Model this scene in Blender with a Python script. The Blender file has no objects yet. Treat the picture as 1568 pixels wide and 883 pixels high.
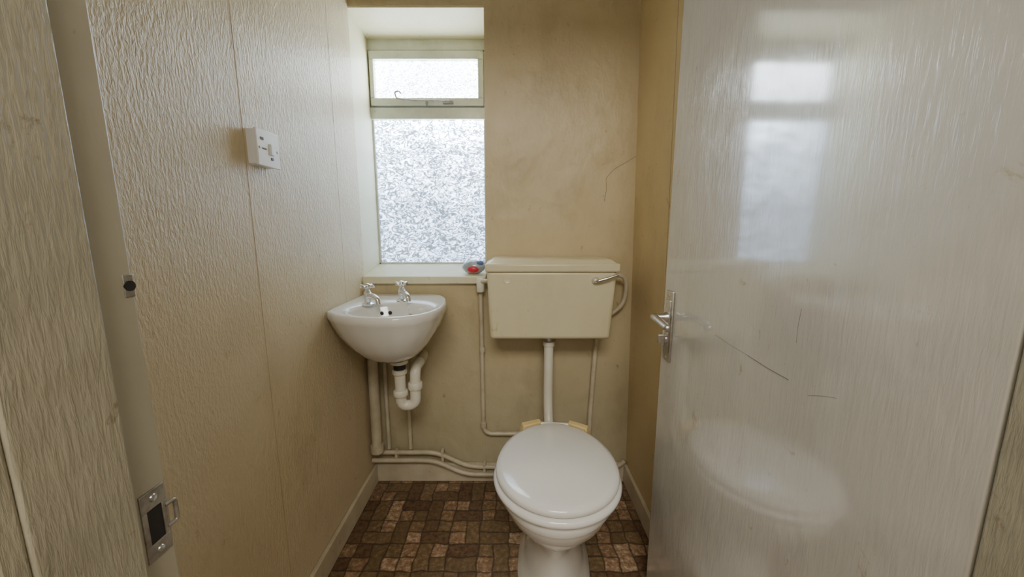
import bpy, bmesh, math
from mathutils import Vector, Matrix
scene = bpy.context.scene
COL = scene.collection

# ------------------------------------------------------------------ materials
def new_mat(name):
    m = bpy.data.materials.new(name); m.use_nodes = True
    nt = m.node_tree
    return m, nt, nt.nodes['Principled BSDF']

def N(nt, t, **kw):
    n = nt.nodes.new(t)
    for k, v in kw.items(): setattr(n, k, v)
    return n

def coords(nt, scale):
    tc = N(nt, 'ShaderNodeTexCoord'); mp = N(nt, 'ShaderNodeMapping')
    mp.inputs['Scale'].default_value = scale
    nt.links.new(tc.outputs['Object'], mp.inputs['Vector'])
    return mp.outputs['Vector']

def noise(nt, scale3, scale=1.0, detail=2.0, rough=0.5, dist=0.0):
    n = N(nt, 'ShaderNodeTexNoise')
    nt.links.new(coords(nt, scale3), n.inputs['Vector'])
    n.inputs['Scale'].default_value = scale; n.inputs['Detail'].default_value = detail
    n.inputs['Roughness'].default_value = rough; n.inputs['Distortion'].default_value = dist
    return n.outputs['Fac']

def ramp(nt, fac, stops):
    r = N(nt, 'ShaderNodeValToRGB'); els = r.color_ramp.elements
    while len(els) < len(stops): els.new(0.5)
    for e, (p, c) in zip(els, stops):
        e.position = p; e.color = (*c, 1) if len(c) == 3 else c
    nt.links.new(fac, r.inputs['Fac'])
    return r.outputs['Color']

def bump(nt, fac, strength, dist, prev=None):
    b = N(nt, 'ShaderNodeBump')
    b.inputs['Strength'].default_value = strength; b.inputs['Distance'].default_value = dist
    nt.links.new(fac, b.inputs['Height'])
    if prev: nt.links.new(prev, b.inputs['Normal'])
    return b.outputs['Normal']

def mul(nt, a, b):
    mx = N(nt, 'ShaderNodeMix', data_type='RGBA', blend_type='MULTIPLY'); mx.inputs['Factor'].default_value = 1
    nt.links.new(a, mx.inputs['A']); nt.links.new(b, mx.inputs['B'])
    return mx.outputs['Result']

def mat(name, c1, c2=None, rough=0.5, metal=0.0, vscale=4.0, b=None, coat=0.0, stops=(0.35, 0.7), dirt=0.0, low_shade=None):
    m, nt, p = new_mat(name)
    c2 = c2 or tuple(x*0.85 for x in c1)
    col = ramp(nt, noise(nt, (1, 1, 1), vscale, 4, 0.6), [(stops[0], c1), (stops[1], c2)])
    if dirt:   # sparse brown spots / scuffs
        d = 1-dirt
        col = mul(nt, col, ramp(nt, noise(nt, (1, 1, .7), 26, 6, 0.72, 0.4), [(0.27, (d*.85, d*.72, d*.52)), (0.37, (1, 1, 1))]))
        col = mul(nt, col, ramp(nt, noise(nt, (1, 1, .5), 5.3, 5, 0.65), [(0.30, (1-dirt*.45, 1-dirt*.48, 1-dirt*.55)), (0.50, (1, 1, 1))]))
    if low_shade:  # greyer, dimmer light low on the wall, painted into the colour by height
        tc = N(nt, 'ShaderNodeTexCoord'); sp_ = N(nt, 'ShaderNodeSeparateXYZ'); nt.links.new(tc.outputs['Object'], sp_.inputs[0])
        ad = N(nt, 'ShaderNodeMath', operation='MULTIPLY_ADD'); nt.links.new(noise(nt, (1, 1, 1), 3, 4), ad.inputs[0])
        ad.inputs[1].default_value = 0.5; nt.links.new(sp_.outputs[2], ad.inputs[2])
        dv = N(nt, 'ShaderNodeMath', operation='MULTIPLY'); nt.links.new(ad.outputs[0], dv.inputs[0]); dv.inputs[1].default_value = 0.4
        col = mul(nt, col, ramp(nt, dv.outputs[0], [(0.12, low_shade), (0.52, (1, 1, 1))]))
    nt.links.new(col, p.inputs['Base Color'])
    p.inputs['Roughness'].default_value = rough; p.inputs['Metallic'].default_value = metal
    if coat:
        p.inputs['Coat Weight'].default_value = coat; p.inputs['Coat Roughness'].default_value = 0.09
        if coat > .95: p.inputs['Coat IOR'].default_value = 2.0
    if b:
        prev = None
        for (s3, st, d, det) in b:
            prev = bump(nt, ramp(nt, noise(nt, s3, 1, det, 0.6, 0.3), [(0.38, (0, 0, 0)), (0.66, (1, 1, 1))]), st, d, prev)
        nt.links.new(prev, p.inputs['Normal'])
    return m

M_paper = mat('wallpaper_cream', (0.68, 0.575, 0.375), (0.64, 0.52, 0.33), 0.42, vscale=1.6, dirt=.28,
              b=[((200, 200, 66), 0.60, 0.0018, 3), ((70, 70, 16), 0.2, 0.002, 2)])
M_reveal = mat('reveal_paint', (0.72, 0.68, 0.47), (0.67, 0.62, 0.41), 0.5, b=[((60, 60, 60), 0.12, 0.002, 3)], dirt=.15)
M_back = mat('wall_paint_cream', (0.60, 0.495, 0.30), (0.53, 0.425, 0.24), 0.42, vscale=2.2, dirt=.35, low_shade=(.80, .88, .97),
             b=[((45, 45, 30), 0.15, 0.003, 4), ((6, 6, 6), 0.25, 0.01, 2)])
M_right = mat('wall_paint_yellowed', (0.64, 0.51, 0.29), (0.57, 0.44, 0.235), 0.42, vscale=2.0, dirt=.3,
              b=[((150, 150, 40), 0.25, 0.0018, 3)])
M_ceil = mat('ceiling_white', (0.80, 0.76, 0.66), None, 0.8)
M_hall = mat('hall_paint', (0.70, 0.66, 0.57), None, 0.7)
M_gloss = mat('door_gloss_paint', (0.57, 0.55, 0.50), (0.50, 0.48, 0.43), 0.20, vscale=2.5, dirt=.15,
              b=[((170, 170, 18), 0.27, 0.0010, 3), ((10, 10, 7), 0.3, 0.004, 2)], coat=1.0)
M_frame = mat('frame_grain_paint', (0.37, 0.34, 0.25), (0.29, 0.265, 0.19), 0.4, vscale=9, dirt=.45,
              b=[((240, 240, 36), 0.45, 0.0012, 3)])
M_frame2 = mat('frame_smooth_paint', (0.42, 0.39, 0.30), (0.36, 0.33, 0.25), 0.4, vscale=5, dirt=.3,
               b=[((40, 40, 10), 0.2, 0.002, 3)])
M_trim = mat('baseboard_paint', (0.64, 0.57, 0.42), (0.50, 0.43, 0.30), 0.4, vscale=8, dirt=.45)
M_seam = mat('wallpaper_seam', (0.44, 0.33, 0.19), (0.56, 0.43, 0.26), 0.5, vscale=8)
M_wht = mat('ceramic_white', (0.76, 0.745, 0.69), (0.73, 0.71, 0.65), 0.08, vscale=3, coat=0.5)
M_seat = mat('seat_plastic', (0.79, 0.78, 0.745), (0.77, 0.755, 0.715), 0.14, vscale=3, coat=0.4)
M_cist = mat('cistern_plastic', (0.68, 0.625, 0.42), (0.64, 0.58, 0.375), 0.28, vscale=3, dirt=.18)
M_pipe = mat('pipe_paint', (0.60, 0.54, 0.395), (0.48, 0.42, 0.295), 0.4, vscale=18, dirt=.4)
M_plas = mat('trap_plastic', (0.76, 0.73, 0.62), (0.70, 0.66, 0.54), 0.3, vscale=10)
M_wood = mat('hinge_yellow_wood', (0.80, 0.62, 0.29), (0.72, 0.54, 0.23), 0.5, vscale=20)
M_chrome = mat('chrome', (0.80, 0.80, 0.80), (0.68, 0.68, 0.68), 0.12, 1.0, vscale=30)
M_alu = mat('brushed_aluminium', (0.66, 0.65, 0.64), (0.50, 0.49, 0.48), 0.28, 1.0, vscale=60)
M_steel = mat('worn_steel', (0.46, 0.44, 0.40), (0.27, 0.245, 0.20), 0.45, 0.9, vscale=70)
M_black = mat('black_rubber', (0.015, 0.014, 0.013), None, 0.5)
M_scr = mat('scratch_dark', (0.16, 0.14, 0.12), None, 0.7)
M_crack = mat('plaster_crack_line', (0.31, 0.235, 0.13), None, 0.7)
M_switch = mat('switch_plastic', (0.82, 0.81, 0.78), (0.79, 0.78, 0.74), 0.3, vscale=10)
M_red = mat('freshener_red', (0.62, 0.02, 0.05), None, 0.3)
M_blue = mat('freshener_blue', (0.10, 0.18, 0.42), None, 0.3)
M_clear = mat('freshener_plastic', (0.42, 0.45, 0.48), (0.22, 0.25, 0.30), 0.15, vscale=30, coat=0.6)
M_wframe = mat('window_frame_paint', (0.60, 0.62, 0.54), (0.50, 0.51, 0.43), 0.4, vscale=12, dirt=.35)

# floor : vinyl basket-weave tiles
def floor_mat():
    m, nt, p = new_mat('vinyl_tile_floor')
    L = nt.links
    a = 0.106
    vec0 = coords(nt, (1/a, 1/a, 1))
    nz = N(nt, 'ShaderNodeTexNoise'); L.new(vec0, nz.inputs['Vector']); nz.inputs['Scale'].default_value = 1.7; nz.inputs['Detail'].default_value = 3
    ma = N(nt, 'ShaderNodeVectorMath', operation='MULTIPLY_ADD'); L.new(nz.outputs['Color'], ma.inputs[0])
    ma.inputs[1].default_value = (0.22, 0.22, 0); L.new(vec0, ma.inputs[2])
    sep = N(nt, 'ShaderNodeSeparateXYZ'); L.new(ma.outputs[0], sep.inputs[0])
    def math_(op, x, y=None, z=None):
        n = N(nt, 'ShaderNodeMath', operation=op)
        for i, v in enumerate((x, y, z)):
            if v is None: continue
            if isinstance(v, (int, float)): n.inputs[i].default_value = v
            else: L.new(v, n.inputs[i])
        return n.outputs[0]
    u, v = sep.outputs[0], sep.outputs[1]
    iu, iv = math_('FLOOR', u), math_('FLOOR', v)
    fu, fv = math_('FRACT', u), math_('FRACT', v)
    par = math_('FLOORED_MODULO', math_('ADD', iu, iv), 2)
    ipar = math_('SUBTRACT', 1, par)
    w = math_('ADD', math_('MULTIPLY', fu, par), math_('MULTIPLY', fv, ipar))
    o = math_('ADD', math_('MULTIPLY', fv, par), math_('MULTIPLY', fu, ipar))
    w2 = math_('MULTIPLY', w, 2)
    sub = math_('FLOOR', w2); fw = math_('FRACT', w2)
    cmb0 = N(nt, 'ShaderNodeCombineXYZ'); L.new(iu, cmb0.inputs[0]); L.new(iv, cmb0.inputs[1]); L.new(sub, cmb0.inputs[2])
    wn0 = N(nt, 'ShaderNodeTexWhiteNoise'); L.new(cmb0.outputs[0], wn0.inputs['Vector'])
    split = math_('GREATER_THAN', wn0.outputs['Value'], 0.5)
    o2 = math_('MULTIPLY', o, 2)
    so = math_('MULTIPLY', math_('FLOOR', o2), split)
    fo = math_('ADD', math_('MULTIPLY', math_('FRACT', o2), split), math_('MULTIPLY', o, math_('SUBTRACT', 1, split)))
    osc = math_('ADD', 1, math_('SUBTRACT', 1, split))
    cmb = N(nt, 'ShaderNodeCombineXYZ'); L.new(iu, cmb.inputs[0]); L.new(iv, cmb.inputs[1])
    L.new(math_('ADD', math_('MULTIPLY', sub, 3.3), math_('MULTIPLY', so, 7.7)), cmb.inputs[2])
    wn = N(nt, 'ShaderNodeTexWhiteNoise'); L.new(cmb.outputs[0], wn.inputs['Vector'])
    mott = noise(nt, (1, 1, 1), 60, 6, 0.78)
    fac = math_('ADD', math_('MULTIPLY', wn.outputs['Value'], 0.60), math_('MULTIPLY', math_('SUBTRACT', mott, 0.5), 1.9))
    fac = math_('ADD', fac, 0.20)
    col = ramp(nt, fac, [(0.0, (0.055, 0.032, 0.020)), (0.25, (0.15, 0.078, 0.046)), (0.42, (0.145, 0.112, 0.052)),
                         (0.60, (0.25, 0.142, 0.083)), (0.78, (0.37, 0.245, 0.15)), (1.0, (0.62, 0.49, 0.33))])
    e1 = math_('MINIMUM', fw, math_('SUBTRACT', 1, fw))
    e2 = math_('MULTIPLY', math_('MINIMUM', fo, math_('SUBTRACT', 1, fo)), osc)
    e = math_('MINIMUM', e1, e2)
    mk = ramp(nt, e, [(0.01, (.12, .12, .12)), (0.09, (1, 1, 1))])
    mx = N(nt, 'ShaderNodeMix', data_type='RGBA'); mx.inputs['A'].default_value = (0.045, 0.029, 0.018, 1)
    L.new(mk, mx.inputs['Factor']); L.new(col, mx.inputs['B'])
    L.new(mx.outputs['Result'], p.inputs['Base Color'])
    p.inputs['Roughness'].default_value = 0.38
    L.new(bump(nt, mk, 0.3, 0.001), p.inputs['Normal'])
    return m
M_floor = floor_mat()

# obscured (leather-pattern) glass that emits stand-in daylight, painted brighter high up and duller lower
def glass_mat(name, freq, lo, hi, strength, zs):
    m, nt, p = new_mat(name); L = nt.links
    n1 = noise(nt, (freq, freq, freq*1.6), 1, 0.6, 0.5, 1.8)
    r1 = ramp(nt, n1, [(0.30, hi), (0.42, tuple(a*.65+b*.35 for a, b in zip(lo, hi))), (0.465, lo), (0.525, lo), (0.58, tuple(a*.65+b*.35 for a, b in zip(lo, hi))), (0.72, hi)])
    tc = N(nt, 'ShaderNodeTexCoord'); s = N(nt, 'ShaderNodeSeparateXYZ'); L.new(tc.outputs['Object'], s.inputs[0])
    ad = N(nt, 'ShaderNodeMath', operation='MULTIPLY_ADD'); L.new(noise(nt, (1, 1, 1), 3.5, 3), ad.inputs[0])
    ad.inputs[1].default_value = 0.35; L.new(s.outputs[2], ad.inputs[2])
    mr = N(nt, 'ShaderNodeMapRange'); L.new(ad.outputs[0], mr.inputs['Value'])
    mr.inputs['From Min'].default_value = zs[0]; mr.inputs['From Max'].default_value = zs[1]
    r2 = ramp(nt, mr.outputs[0], [(0.0, (.085, .097, .12)), (.35, (.105, .12, .145)), (.7, (.30, .33, .37)), (1, (1, 1, 1))])
    L.new(mul(nt, r1, r2), p.inputs['Emission Color'])
    p.inputs['Emission Strength'].default_value = strength
    p.inputs['Base Color'].default_value = (0.45, 0.52, 0.6, 1); p.inputs['Roughness'].default_value = 0.15
    L.new(bump(nt, n1, 0.6, 0.004), p.inputs['Normal'])
    return m
M_glassL = glass_mat('obscure_glass_glow', 30, (0.035, 0.045, 0.062), (0.78, 0.89, 1.0), 50, (1.15, 1.85))
M_glassU = glass_mat('obscure_glass_glow_fine', 75, (0.10, 0.12, 0.145), (0.85, 0.94, 1.0), 42, (.9, 2.0))

# ------------------------------------------------------------------ geometry helpers
def empty(name, loc=(0, 0, 0), rz=0.0):
    e = bpy.data.objects.new(name, None); e.empty_display_size = 0.05
    e.location = loc; e.rotation_euler = (0, 0, rz); COL.objects.link(e); return e

def mobj(name, verts, faces, m, parent=None, smooth=False, bevel=0, seg=3, angle=40, subsurf=0):
    me = bpy.data.meshes.new(name); me.from_pydata([tuple(v) for v in verts], [], faces)
    bm = bmesh.new(); bm.from_mesh(me)
    bmesh.ops.recalc_face_normals(bm, faces=bm.faces); bm.to_mesh(me); bm.free()
    me.materials.append(m)
    o = bpy.data.objects.new(name, me); COL.objects.link(o)
    if parent: o.parent = parent
    if bevel:
        b = o.modifiers.new('bevel', 'BEVEL'); b.width = bevel; b.segments = seg
        b.limit_method = 'ANGLE'; b.angle_limit = math.radians(30)
        smooth = True
    if smooth:
        me.polygons.foreach_set('use_smooth', [True]*len(me.polygons))
        try: me.set_sharp_from_angle(angle=math.radians(angle))
        except Exception: pass
    return o

BF = [(0, 1, 2, 3), (7, 6, 5, 4), (0, 4, 5, 1), (1, 5, 6, 2), (2, 6, 7, 3), (3, 7, 4, 0)]
def hexa(name, bot, top, z0, z1, m, parent=None, bevel=0, seg=3):
    v = [(x, y, z0) for x, y in bot] + [(x, y, z1) for x, y in top]
    return mobj(name, v, BF, m, parent, bevel=bevel, seg=seg)
def box(name, x0, x1, y0, y1, z0, z1, m, parent=None, bevel=0, seg=3):
    r = [(x0, y0), (x1, y0), (x1, y1), (x0, y1)]
    return hexa(name, r, r, z0, z1, m, parent, bevel, seg)
def multi(name, boxes, m, parent=None, bevel=0):
    V, F = [], []
    for (x0, x1, y0, y1, z0, z1) in boxes:
        k = len(V)
        V += [(x0, y0, z0), (x1, y0, z0), (x1, y1, z0), (x0, y1, z0), (x0, y0, z1), (x1, y0, z1), (x1, y1, z1), (x0, y1, z1)]
        F += [tuple(i+k for i in f) for f in BF]
    return mobj(name, V, F, m, parent, bevel=bevel)

def loft(name, rings, m, parent=None, cap0=True, cap1=True, angle=60):
    n = len(rings[0]); V = [p for r in rings for p in r]; F = []
    for i in range(len(rings)-1):
        for j in range(n):
            k = (j+1) % n
            F.append((i*n+j, i*n+k, (i+1)*n+k, (i+1)*n+j))
    if cap0: F.append(tuple(range(n)))
    if cap1: F.append(tuple((len(rings)-1)*n+j for j in range(n)))
    return mobj(name, V, F, m, parent, smooth=True, angle=angle)

def lathe(name, prof, m, parent=None, loc=(0, 0, 0), axis=(0, 0, 1), n=32, angle=40):
    q = Vector((0, 0, 1)).rotation_difference(Vector(axis).normalized()); loc = Vector(loc)
    rings = []
    for r, h in prof:
        rings.append([loc + q @ Vector((max(r, 1e-4)*math.cos(2*math.pi*j/n), max(r, 1e-4)*math.sin(2*math.pi*j/n), h)) for j in range(n)])
    return loft(name, rings, m, parent, angle=angle)

def fillet(pts, rad, n=6):
    pts = [Vector(p) for p in pts]; out = [pts[0]]
    for i in range(1, len(pts)-1):
        a, b, c = pts[i-1], pts[i], pts[i+1]
        d1, d2 = (a-b), (c-b); r = min(rad, d1.length*0.49, d2.length*0.49)
        p0, p1 = b+d1.normalized()*r, b+d2.normalized()*r
        for k in range(n+1):
            t = k/n; out.append((1-t)**2*p0 + 2*t*(1-t)*b + t*t*p1)
    out.append(pts[-1]); return out
def tube(name, pts, r, m, parent=None, rad=0.03, n=16, radii=None):
    P = fillet(pts, rad) if rad else [Vector(p) for p in pts]
    rings = []; up = None
    for i, p in enumerate(P):
        t = (P[min(i+1, len(P)-1)] - P[max(i-1, 0)]).normalized()
        if up is None:
            up = t.orthogonal().normalized()
        up = (up - t*up.dot(t)).normalized(); s = t.cross(up)
        rr = r if radii is None else radii[0] + (radii[1]-radii[0])*i/(len(P)-1)
        rings.append([p + rr*(math.cos(2*math.pi*j/n)*up + math.sin(2*math.pi*j/n)*s) for j in range(n)])
    return loft(name, rings, m, parent, angle=50)

# ------------------------------------------------------------------ room shell
CZ = 2.32
WX = -.604
wl = box('wall_left', -.80, WX, .325, 1.5, 0, CZ, M_paper)
for i, sy in enumerate((0.875, 1.325)):
    box('seam_%d' % (i+1), WX-.002, WX+.0005, sy-.001, sy+.001, .1, CZ, M_trim if i else M_seam, wl)
RT = .466
wr = hexa('wall_right', [(.507, .325), (.70, .325), (.70, 1.5), (.507, 1.5)], [(RT, .325), (.70, .325), (.70, 1.5), (RT, 1.5)], 0, CZ, M_right)
hexa('seam', [(.5055, 1.17), (.51, 1.17), (.51, 1.173), (.5055, 1.173)], [(RT-.0015, 1.17), (RT+.003, 1.17), (RT+.003, 1.173), (RT-.0015, 1.173)], 0.08, CZ, M_seam, wr)
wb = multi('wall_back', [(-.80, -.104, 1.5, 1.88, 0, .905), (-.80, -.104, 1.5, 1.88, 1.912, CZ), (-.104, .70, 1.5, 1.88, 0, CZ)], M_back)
rv = mobj('left_reveal', [(WX, 1.5, .905), (WX-.03, 1.88, .905), (WX-.03, 1.88, 1.912), (WX, 1.5, 1.912),
                 (-.80, 1.5, .905), (-.80, 1.88, .905), (-.80, 1.88, 1.912), (-.80, 1.5, 1.912)], BF, M_reveal, parent=wb)
mobj('head_reveal', [(-.64, 1.503, 1.906), (-.104, 1.503, 1.906), (-.104, 1.80, 1.906), (-.64, 1.80, 1.906),
                     (-.64, 1.503, 1.914), (-.104, 1.503, 1.914), (-.104, 1.80, 1.914), (-.64, 1.80, 1.914)], BF, M_reveal, parent=wb)
tube('plaster_crack', [(.365, 1.5, 1.21), (.372, 1.5, 1.26), (.368, 1.5, 1.30), (.40, 1.5, 1.335), (.445, 1.5, 1.36), (.485, 1.5, 1.385)], 0.0009, M_crack, wb, rad=0.01, n=6)
multi('wall_front', [(-.80, -.345, .225, .325, 0, 2.05), (.447, .80, .225, .29, 0, 2.05), (.52, .80, .29, .325, 0, 2.05), (-.80, .80, .225, .325, 2.05, CZ)], M_hall)
box('floor', -1.2, 1.3, -1.5, 1.88, -.05, 0, M_floor)
box('ceiling', -1.2, 1.3, -1.5, 1.88, CZ, CZ+.05, M_ceil)
box('wall_hall_left', -1.2, -1.1, -1.5, .225, 0, CZ, M_hall)
box('wall_hall_right', 1.2, 1.3, -1.5, .225, 0, CZ, M_hall)
box('wall_hall_rear', -1.1, 1.2, -1.5, -1.4, 0, CZ, M_hall)
multi('wall_hall_front', [(-1.1, -.80, .225, .325, 0, CZ), (.80, 1.2, .225, .325, 0, CZ)], M_hall)

box('baseboard_back', WX, .503, 1.484, 1.5, 0, .085, M_trim, bevel=.004)
box('baseboard_left', WX, WX+.014, .34, 1.484, 0, .085, M_trim, bevel=.004)
box('baseboard_right', .490, .506, .33, 1.484, 0, .085, M_trim, bevel=.004)

fr = empty('trim_1')
box('lining_left', -.345, -.320, .216, .283, 0, 2.03, M_frame, fr, .002)
box('rebate_left', -.345, -.333, .283, .322, 0, 2.03, M_frame2, fr, .002)
box('architrave_left_hall', -.41, -.322, .200, .2165, 0, 2.09, M_frame, fr, .003)
box('lining_right', .430, .452, .216, .300, 0, 2.03, M_frame, fr, .002)
box('architrave_right_hall', .432, .50, .200, .2165, 0, 2.09, M_frame, fr, .003)
box('head', -.345, .452, .216, .325, 2.0, 2.03, M_frame, fr, .002)
box('architrave_left_room', -.44, -.356, .3245, .338, 0, 2.07, M_frame2, fr, .003)
mt = empty('door_strike_plate')
multi('plate', [(-.334, -.3315, .295, .318, .846, .864), (-.334, -.3315, .295, .318, .796, .812), (-.334, -.3315, .295, .300, .812, .846),
                (-.334, -.3315, .314, .318, .812, .846)], M_steel, mt, .0006)
box('mortice', -.3345, -.3325, .299, .315, .810, .847, M_black, mt)
tube('lip', [(-.3325, .317, .818), (-.331, .326, .818), (-.331, .326, .840), (-.3325, .317, .840)], .002, M_steel, mt, rad=.003)
for z in (.856, .803): lathe('screw', [(.0036, 0), (.003, .0010), (0, .0013)], M_alu, mt, (-.3315, .307, z), (1, 0, 0), 16)
bk = empty('bolt_keeper')
box('plate', -.334, -.3322, .313, .322, 1.042, 1.062, M_steel, bk, .001)
lathe('hole', [(.0045, 0), (.0045, .002), (.002, .002)], M_black, bk, (-.333, .3175, 1.052), (1, 0, 0), 20)

# ------------------------------------------------------------------ door (ajar against the right wall)
PV = Vector((.434, .302, 0))
dr = empty('door_1', (.438, .303, 0), math.radians(1.0))
hd = empty('handle'); hd.parent = dr
hd.location = -PV
box('leaf', .428, .458, .302, 1.002, .008, 1.985, M_gloss, dr, .003)
SX = .4279
for i, (p, r) in enumerate([([(SX, .746, .884), (SX, .70, .879), (SX, .638, .876)], .0003), ([(SX, .64, .876), (SX, .59, .872), (SX, .542, .871)], .0006),
                            ([(SX, .534, .985), (SX, .537, .955), (SX, .536, .932)], .00025),
                            ([(SX, .504, .863), (SX, .48, .874), (SX, .46, .880)], .00022)]):
    tube('scratch_%d' % (i+1), p, r, M_scr, dr, rad=.01, n=6)
for o in list(dr.children):
    if o is not hd: o.location = -PV
box('back_plate', .4215, .428, .937, .976, .752, .942, M_alu, hd, .0025)
box('plate_ridge', .4185, .4225, .944, .969, .775, .918, M_alu, hd, .003)
lathe('rose', [(.013, 0), (.013, .008), (.009, .014), (.009, .040)], M_alu, hd, (.422, .957, .872), (-1, 0, 0), 24)
tube('lever', [(.400, .957, .872), (.381, .957, .873), (.375, .93, .877), (.377, .86, .868)], .009, M_alu, hd, rad=.02, radii=(.008, .0095))
lathe('lever_tip', [(.0095, -.002), (.009, .003), (.005, .007), (0, .008)], M_alu, hd, (.377, .86, .868), (0, -1, 0), 16)
lathe('turn_rose', [(.010, 0), (.010, .006)], M_alu, hd, (.420, .957, .812), (-1, 0, 0), 20)
box('thumb_turn', .398, .416, .954, .960, .800, .824, M_alu, hd, .002)
for z in (.93, .762): lathe('screw', [(.004, 0), (.0035, .001), (0, .0014)], M_steel, hd, (.4215, .957, z), (-1, 0, 0), 16)

# ------------------------------------------------------------------ window
wn = empty('window_1')
WY = 1.75
xl, xr = -.628, -.112
multi('outer_frame', [(xl, xr, WY-.02, WY+.05, 1.862, 1.908), (xl, xl+.014, WY-.012, WY+.05, .93, 1.862), (xr-.014, xr, WY-.012, WY+.05, .93, 1.862),
                      (xl, xr, WY-.025, WY+.05, 1.582, 1.630), (xl, xr, WY-.012, WY+.05, .930, .950)], M_wframe, wn, .003)
multi('top_sash', [(xl+.012, xr-.012, WY-.03, WY+.01, 1.824, 1.858), (xl+.012, xr-.012, WY-.03, WY+.01, 1.636, 1.668),
                   (xl+.012, xl+.030, WY-.03, WY+.01, 1.668, 1.824), (xr-.036, xr-.012, WY-.03, WY+.01, 1.668, 1.824)], M_wframe, wn, .003)
box('glass_upper', xl+.028, xr-.030, WY-.004, WY+.002, 1.66, 1.83, M_glassU, wn)
box('glass_lower', xl+.012, xr-.012, WY+.0, WY+.006, .945, 1.59, M_glassL, wn)
tube('stay_bar', [(-.50, WY-.045, 1.660), (-.42, WY-.045, 1.652), (-.27, WY-.045, 1.650)], .0036, M_steel, wn, rad=.01, n=8)
tube('stay_hook', [(-.47, WY-.045, 1.655), (-.50, WY-.045, 1.662), (-.506, WY-.045, 1.685), (-.49, WY-.045, 1.692), (-.478, WY-.045, 1.680)], .0034, M_steel, wn, rad=.008, n=8)
multi('stay_bracket', [(-.30, -.255, WY-.05, WY-.028, 1.642, 1.652)], M_steel, wn, .001)
box('stay_pin', -.375, -.368, WY-.05, WY-.028, 1.636, 1.655, M_steel, wn, .001)
ws = mobj('window_sill', [(WX-.001, 1.480, .884), (-.106, 1.480, .884), (-.106, 1.76, .905), (-.632, 1.76, .905),
                          (WX-.001, 1.480, .914), (-.106, 1.480, .914), (-.106, 1.76, .944), (-.632, 1.76, .944)], BF, M_reveal, bevel=.004)

af = empty('air_freshener')
def blob(name, c, r, m, parent):
    rings = []
    for i in range(1, 12):
        a = math.pi*i/12 - math.pi/2
        rings.append([(c[0]+r[0]*math.cos(a)*math.cos(t)*(1+.06*math.sin(3*t)), c[1]+r[1]*math.cos(a)*math.sin(t), c[2]+r[2]*math.sin(a)) for t in [2*math.pi*j/24 for j in range(24)]])
    return loft(name, rings, m, parent)
blob('casing', (-.160, 1.535, .948), (.048, .03, .030), M_clear, af)
blob('red_gel', (-.160, 1.514, .941), (.026, .014, .015), M_red, af)
blob('blue_cap', (-.135, 1.524, .965), (.018, .014, .011), M_blue, af)

# ------------------------------------------------------------------ light switch
sw = empty('light_switch')
X0 = WX
box('pattress', X0-.002, X0+.019, .883, .960, 1.250, 1.328, M_switch, sw, .002)
box('face_plate', X0+.019, X0+.025, .881, .962, 1.248, 1.330, M_switch, sw, .0015)
F0 = X0+.025
box('rocker', F0-.001, F0+.004, .925, .937, 1.276, 1.302, M_switch, sw, .0015)
box('cord_outlet', F0, F0+.0012, .927, .935, 1.265, 1.271, M_black, sw)
box('fuse_slot', F0, F0+.0012, .898, .912, 1.286, 1.289, M_scr, sw)
box('label', F0, F0+.0012, .894, .904, 1.306, 1.312, M_scr, sw)
for y in (.889, .954): lathe('screw', [(.0035, 0), (.0026, .0008), (0, .001)], M_steel, sw, (F0, y, 1.288), (1, 0, 0), 16)

# ------------------------------------------------------------------ washbasin (corner basin)
wbn = empty('washbasin')
OUT = [(-.603, 1.497), (-.45, 1.497), (-.33, 1.497), (-.285, 1.47), (-.255, 1.40), (-.238, 1.31), (-.238, 1.22), (-.255, 1.145),
       (-.295, 1.092), (-.35, 1.066), (-.42, 1.064), (-.49, 1.080), (-.55, 1.112), (-.600, 1.165), (-.6025, 1.24), (-.603, 1.37)]
C = (-.41, 1.27); NB = 72
def ray(poly, ang):
    dx, dy = math.cos(ang), math.sin(ang); best = 0.1
    for i in range(len(poly)):
        (x1, y1), (x2, y2) = poly[i], poly[(i+1) % len(poly)]
        ex, ey = x2-x1, y2-y1; den = dx*ey - dy*ex
        if abs(den) < 1e-9: continue
        t = ((x1-C[0])*ey - (y1-C[1])*ex)/den; s = ((x1-C[0])*dy - (y1-C[1])*dx)/den
        if t > 0 and -1e-6 <= s <= 1+1e-6: best = t
    return best
R = [ray(OUT, 2*math.pi*j/NB) for j in range(NB)]
R = [(R[j-1]+4*R[j]+R[(j+1) % NB])/6 if not (10 < j < 45) else R[j] for j in range(NB)]
def oring(s, z, sh=(0, 0)):
    return [(C[0]+sh[0]+R[j]*s*math.cos(2*math.pi*j/NB), C[1]+sh[1]+R[j]*s*math.sin(2*math.pi*j/NB), z) for j in range(NB)]
EC, EA, EB = (-.405, 1.205), .140, .103
def iring(s, z, dy=0):
    out = []
    for j in range(NB):
        a = 2*math.pi*j/NB
        out.append((EC[0]+EA*s*math.cos(a), EC[1]+dy+EB*s*math.sin(a), z))
    return out
def mixr(a, b, t, z): return [(p[0]*(1-t)+q[0]*t, p[1]*(1-t)+q[1]*t, z) for p, q in zip(a, b)]
rings = [oring(.16, .655, (0, -.02)), oring(.34, .660, (0, -.02)), oring(.52, .680, (0, -.015)), oring(.70, .715, (0, -.01)), oring(.85, .757, (0, -.005)),
         oring(.94, .792), oring(.98, .812), oring(1.0, .820), oring(1.0, .834), oring(.985, .842), oring(.95, .843),
         mixr(oring(.95, 0), iring(1.08, 0), .6, .842), iring(1.07, .841), iring(1.02, .837), iring(.97, .825), iring(.90, .80), iring(.78, .775), iring(.58, .755), iring(.3, .744), iring(.13, .742)]
loft('bowl', rings, M_wht, wbn, angle=80)
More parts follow.
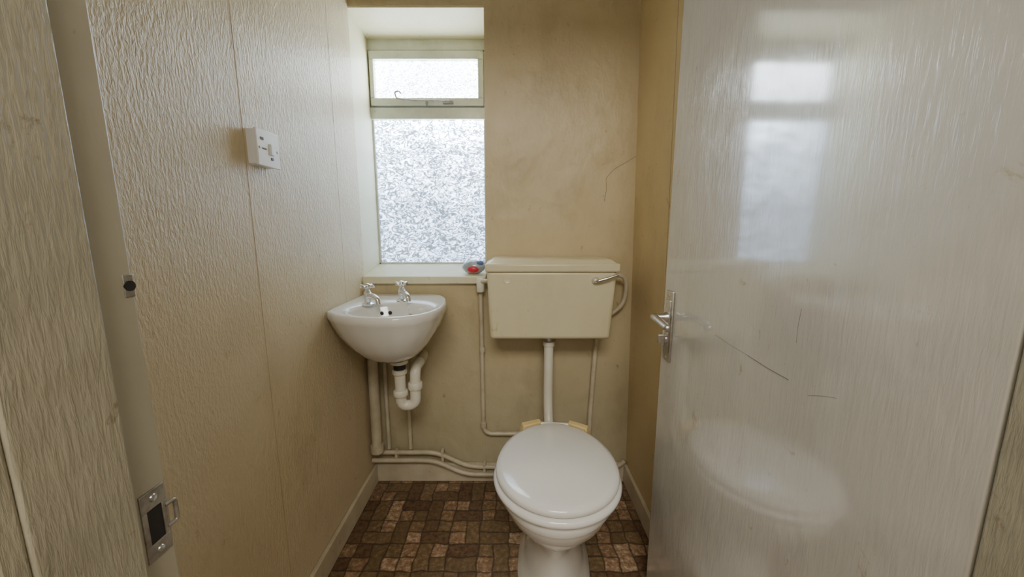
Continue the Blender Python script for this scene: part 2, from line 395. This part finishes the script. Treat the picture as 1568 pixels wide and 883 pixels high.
for x, y in ((-.462, 1.283), (-.435, 1.290)):
    blob('overflow_hole', (x, y, .808), (.0065, .004, .007), M_black, wbn)
lathe('drain', [(.026, 0), (.026, .002), (.018, .003), (.014, .001)], M_chrome, wbn, (-.405, 1.205, .742))
def tap(x, y, ang, k):
    t = empty('tap_%d' % k, (x, y, .842), ang); t.parent = wbn
    lathe('flange', [(.021, -.002), (.021, .003), (.014, .007), (.012, .010)], M_chrome, t)
    lathe('body', [(.0125, .005), (.0115, .02), (.013, .032), (.0135, .040), (.010, .044), (.008, .050), (.006, .052), (.006, .060)], M_chrome, t)
    lathe('head_hub', [(.009, .056), (.012, .060), (.012, .068), (.008, .073), (0.0, .075)], M_chrome, t)
    for a in range(4):
        ca, sa = math.cos(a*math.pi/2+.5), math.sin(a*math.pi/2+.5)
        tube('head_arm', [(0, 0, .064), (.026*ca, .026*sa, .064)], .0048, M_chrome, t, rad=0, radii=(.004, .0058), n=10)
    tube('spout', [(0, 0, .028), (0, -.03, .034), (0, -.062, .026), (0, -.066, .008)], .009, M_chrome, t, rad=.02, radii=(.0105, .0085))
tap(-.505, 1.275, math.radians(50), 1)
tap(-.405, 1.340, math.radians(35), 2)
lathe('plug', [(.019, 0), (.021, .005), (.016, .010), (.004, .011)], M_black, wbn, (-.355, 1.262, .790), (-.1, -.6, .8))
ch = [Vector((-.385, 1.32, .866)), Vector((-.372, 1.305, .825)), Vector((-.366, 1.29, .800)), Vector((-.355, 1.268, .802))]
path = fillet(ch, .02, 10); tube('plug_chain', path, .0016, M_chrome, wbn, rad=0, n=6)
for i in range(0, len(path), 1): blob('bead', path[i], (.0028, .0028, .0028), M_chrome, wbn)
TX, TY = -.405, 1.27
lathe('tail_white', [(.030, .628), (.030, .662)], M_plas, wbn, (TX, TY, 0))
lathe('tail_nut', [(.022, .600), (.022, .628)], M_black, wbn, (TX, TY, 0), n=8)
lathe('trap_nut', [(.024, .588), (.026, .592), (.026, .604), (.022, .606)], M_plas, wbn, (TX, TY, 0))
tube('trap_u', [(TX, TY, .60), (TX, TY, .465), (TX+.05, TY+.01, .465), (TX+.05, TY+.02, .60), (TX+.05, TY+.09, .60)], .0195, M_plas, wbn, rad=.028)
lathe('trap_nut_2', [(.025, .0), (.026, .003), (.026, .022), (.023, .026)], M_plas, wbn, (TX+.05, TY+.015, .525))
lathe('trap_nut_3', [(.025, .0), (.026, .003), (.026, .018), (.023, .022)], M_plas, wbn, (TX, TY, .505))
wp = wbn
tube('waste_run', [(TX+.05, TY+.09, .60), (TX+.05, 1.445, .605), (-.570, 1.445, .605), (-.572, 1.445, .165)], .0205, M_pipe, wp, rad=.035)
lathe('waste_coupling', [(.026, 0), (.027, .004), (.027, .03), (.025, .034)], M_pipe, wp, (TX-.03, 1.445, .605), (-1, 0, 0))
lathe('waste_collar', [(.027, .0), (.027, .03)], M_pipe, wp, (-.572, 1.445, .17))
tube('feed_hot', [(-.535, 1.478, .60), (-.533, 1.478, .163)], .0085, M_pipe, wp, rad=0)
tube('feed_cold', [(-.44, 1.478, .66), (-.44, 1.478, .163)], .0085, M_pipe, wp, rad=0)
# ------------------------------------------------------------------ pipework
sp = empty('water_pipe')
tube('low_run_upper', [(-.60, 1.470, .150), (-.325, 1.470, .150), (-.19, 1.470, .082), (-.05, 1.470, .080), (.46, 1.470, .080), (.49, 1.470, .11)], .0095, M_pipe, sp, rad=.05)
tube('low_run_lower', [(-.60, 1.455, .122), (-.335, 1.455, .122), (-.20, 1.455, .056), (-.05, 1.455, .055), (.46, 1.455, .055)], .0095, M_pipe, sp, rad=.05)
for x in (-.50, -.30, -.12): box('clip', x-.006, x+.006, 1.462, 1.486, .052 if x > -.2 else .108, .10 if x > -.2 else .161, M_pipe, sp, .002)
cf = sp
tube('cistern_feed', [(-.095, 1.44, .90), (-.127, 1.455, .90), (-.127, 1.475, .86), (-.122, 1.478, .232), (.07, 1.478, .232), (.12, 1.478, .20), (.12, 1.478, .08)], .0085, M_pipe, cf, rad=.04)
lathe('valve', [(.014, 0), (.016, .003), (.016, .05), (.014, .055)], M_plas, cf, (-.126, 1.462, .855))
lathe('coupling', [(.012, 0), (.012, .022)], M_pipe, cf, (-.124, 1.478, .60))
lathe('elbow', [(.0125, 0), (.0125, .02)], M_pipe, cf, (-.122, 1.478, .265))

# ------------------------------------------------------------------ cistern
cs = empty('toilet_cistern')
hexa('tank', [(-.082, 1.325), (.364, 1.325), (.364, 1.485), (-.082, 1.485)], [(-.090, 1.312), (.378, 1.312), (.378, 1.497), (-.090, 1.497)], .698, .955, M_cist, cs, .014, 4)
box('lid_skirt', -.096, .386, 1.304, 1.498, .951, .982, M_cist, cs, .007, 3)
hexa('lid_top', [(-.090, 1.310), (.380, 1.310), (.380, 1.497), (-.090, 1.497)], [(-.070, 1.335), (.360, 1.335), (.360, 1.497), (-.070, 1.497)], .980, .996, M_cist, cs, .006, 3)
lathe('badge', [(.016, 0), (.016, .0015), (.0145, .002), (.0135, .0012)], M_cist, cs, (-.017, 1.3145, .925), (0, -1, 0), 28)
lathe('lever_boss', [(.013, 0), (.013, .006), (.008, .012), (.008, .02)], M_chrome, cs, (.298, 1.315, .922), (0, -1, 0))
tube('flush_lever', [(.298, 1.300, .922), (.305, 1.292, .922), (.34, 1.290, .932), (.375, 1.292, .944)], .005, M_chrome, cs, rad=.01, radii=(.006, .0045))
tube('overflow_drop', [(.345, 1.43, .70), (.345, 1.47, .62), (.333, 1.478, .30), (.33, 1.478, .095)], .0095, M_pipe, cs, rad=.05)
lathe('overflow_nut', [(.016, 0), (.016, .014)], M_plas, cs, (.345, 1.43, .682))
tube('side_loop', [(.375, 1.43, .925), (.445, 1.44, .925), (.455, 1.45, .86), (.445, 1.46, .80), (.375, 1.47, .74)], .0085, M_pipe, cs, rad=.04)
tube('flush_pipe', [(.145, 1.405, .70), (.145, 1.405, .42), (.146, 1.36, .335), (.147, 1.29, .325)], .0185, M_plas, cs, rad=.06, n=24)
lathe('flush_nut', [(.026, 0), (.027, .003), (.027, .022), (.022, .026)], M_steel, cs, (.145, 1.405, .672), n=24)
lathe('flush_nut_lower', [(.022, 0), (.023, .003), (.023, .018), (.020, .020)], M_plas, cs, (.145, 1.405, .650), n=24)
lathe('flush_cone', [(.030, 0), (.033, .03), (.022, .05)], M_plas, cs, (.147, 1.262, .325), (0, 1, 0), 24)

# ------------------------------------------------------------------ toilet
tl = empty('toilet', (.148, 1.2, 0), math.radians(-5))
def egg(hw, yf, yb, z, yc=None, n=64, pb=2.0):
    yc = yf + (yb-yf)*.45 if yc is None else yc
    out = []
    for j in range(n):
        a = 2*math.pi*j/n; c, s = math.cos(a), math.sin(a)
        x = hw*math.copysign(abs(c)**(2/pb if s > 0 else 1), c)
        y = yc + (yb-yc)*math.copysign(abs(s)**(2/pb if s > 0 else 1), s) if s > 0 else yc + (yc-yf)*s
        out.append((x, y, z))
    return out
Y = lambda y: y-1.2
pan = [egg(.118, Y(.875), Y(1.30), 0, pb=2.6), egg(.117, Y(.877), Y(1.30), .012, pb=2.6), egg(.103, Y(.893), Y(1.29), .03, pb=2.5), egg(.092, Y(.905), Y(1.28), .07), egg(.080, Y(.912), Y(1.275), .13),
       egg(.070, Y(.905), Y(1.27), .18), egg(.066, Y(.890), Y(1.265), .22), egg(.074, Y(.870), Y(1.265), .248), egg(.100, Y(.842), Y(1.265), .275), egg(.132, Y(.815), Y(1.265), .305),
       egg(.156, Y(.793), Y(1.27), .335), egg(.166, Y(.782), Y(1.27), .362), egg(.168, Y(.780), Y(1.27), .368), egg(.171, Y(.777), Y(1.27), .373), egg(.171, Y(.777), Y(1.27), .393), egg(.166, Y(.782), Y(1.265), .400), egg(.12, Y(.83), Y(1.18), .400)]
loft('pan', pan, M_wht, tl, angle=70)
tube('outlet', [(0, Y(1.24), .20), (0, Y(1.36), .18), (0, Y(1.385), .01)], .052, M_wht, tl, rad=.06, n=28)
seat = [egg(.172, Y(.772), Y(1.172), .402, Y(.955)), egg(.178, Y(.766), Y(1.176), .406, Y(.955)), egg(.179, Y(.765), Y(1.176), .414, Y(.955)), egg(.175, Y(.769), Y(1.174), .422, Y(.955)), egg(.165, Y(.78), Y(1.165), .424, Y(.955))]
loft('seat', seat, M_seat, tl, angle=80)
lid = [egg(.166, Y(.780), Y(1.178), .426, Y(.957)), egg(.172, Y(.774), Y(1.182), .429, Y(.957)), egg(.173, Y(.773), Y(1.183), .437, Y(.957)), egg(.169, Y(.777), Y(1.180), .445, Y(.957)),
       egg(.155, Y(.792), Y(1.168), .4495, Y(.957)), egg(.12, Y(.83), Y(1.12), .4525, Y(.957)), egg(.06, Y(.89), Y(1.04), .4545, Y(.957)), egg(.01, Y(.95), Y(.97), .455, Y(.957))]
loft('lid', lid, M_seat, tl, angle=80)
for s in (-1, 1):
    hexa('hinge_block_%d' % (1 if s < 0 else 2), [(s*.045, Y(1.19)), (s*.114, Y(1.150)), (s*.124, Y(1.182)), (s*.050, Y(1.220))],
         [(s*.045, Y(1.19)), (s*.104, Y(1.155)), (s*.114, Y(1.180)), (s*.052, Y(1.213))], .402, .444, M_wood, tl, .004)
tube('hinge_rod', [(-.06, Y(1.195), .432), (.06, Y(1.195), .432)], .008, M_seat, tl, rad=0)

# ------------------------------------------------------------------ lights
w = bpy.data.worlds.new('World'); scene.world = w; w.use_nodes = True
w.node_tree.nodes['Background'].inputs[0].default_value = (0.75, 0.85, 1, 1)
w.node_tree.nodes['Background'].inputs[1].default_value = 1.0
def area(name, loc, target, sx, sy, power, color):
    l = bpy.data.lights.new(name, 'AREA'); l.shape = 'RECTANGLE'; l.size = sx; l.size_y = sy; l.energy = power; l.color = color
    o = bpy.data.objects.new(name, l); COL.objects.link(o); o.location = loc
    o.rotation_euler = (Vector(target)-Vector(loc)).to_track_quat('-Z', 'Y').to_euler()
    return o
area('hall_fill_light', (0, -.75, 2.28), (0, -.35, 1.0), 1.0, .8, 54, (1.0, .95, .88))  # unseen soft fill, added behind the camera to brighten the room

# ------------------------------------------------------------------ camera
cam = bpy.data.cameras.new('camera'); cam.sensor_width = 36; cam.lens = 13.0; cam.clip_start = .01
co = bpy.data.objects.new('camera', cam); COL.objects.link(co)
co.location = (0, 0, 1.10); co.rotation_euler = (math.radians(90-9), 0, 0)
scene.camera = co
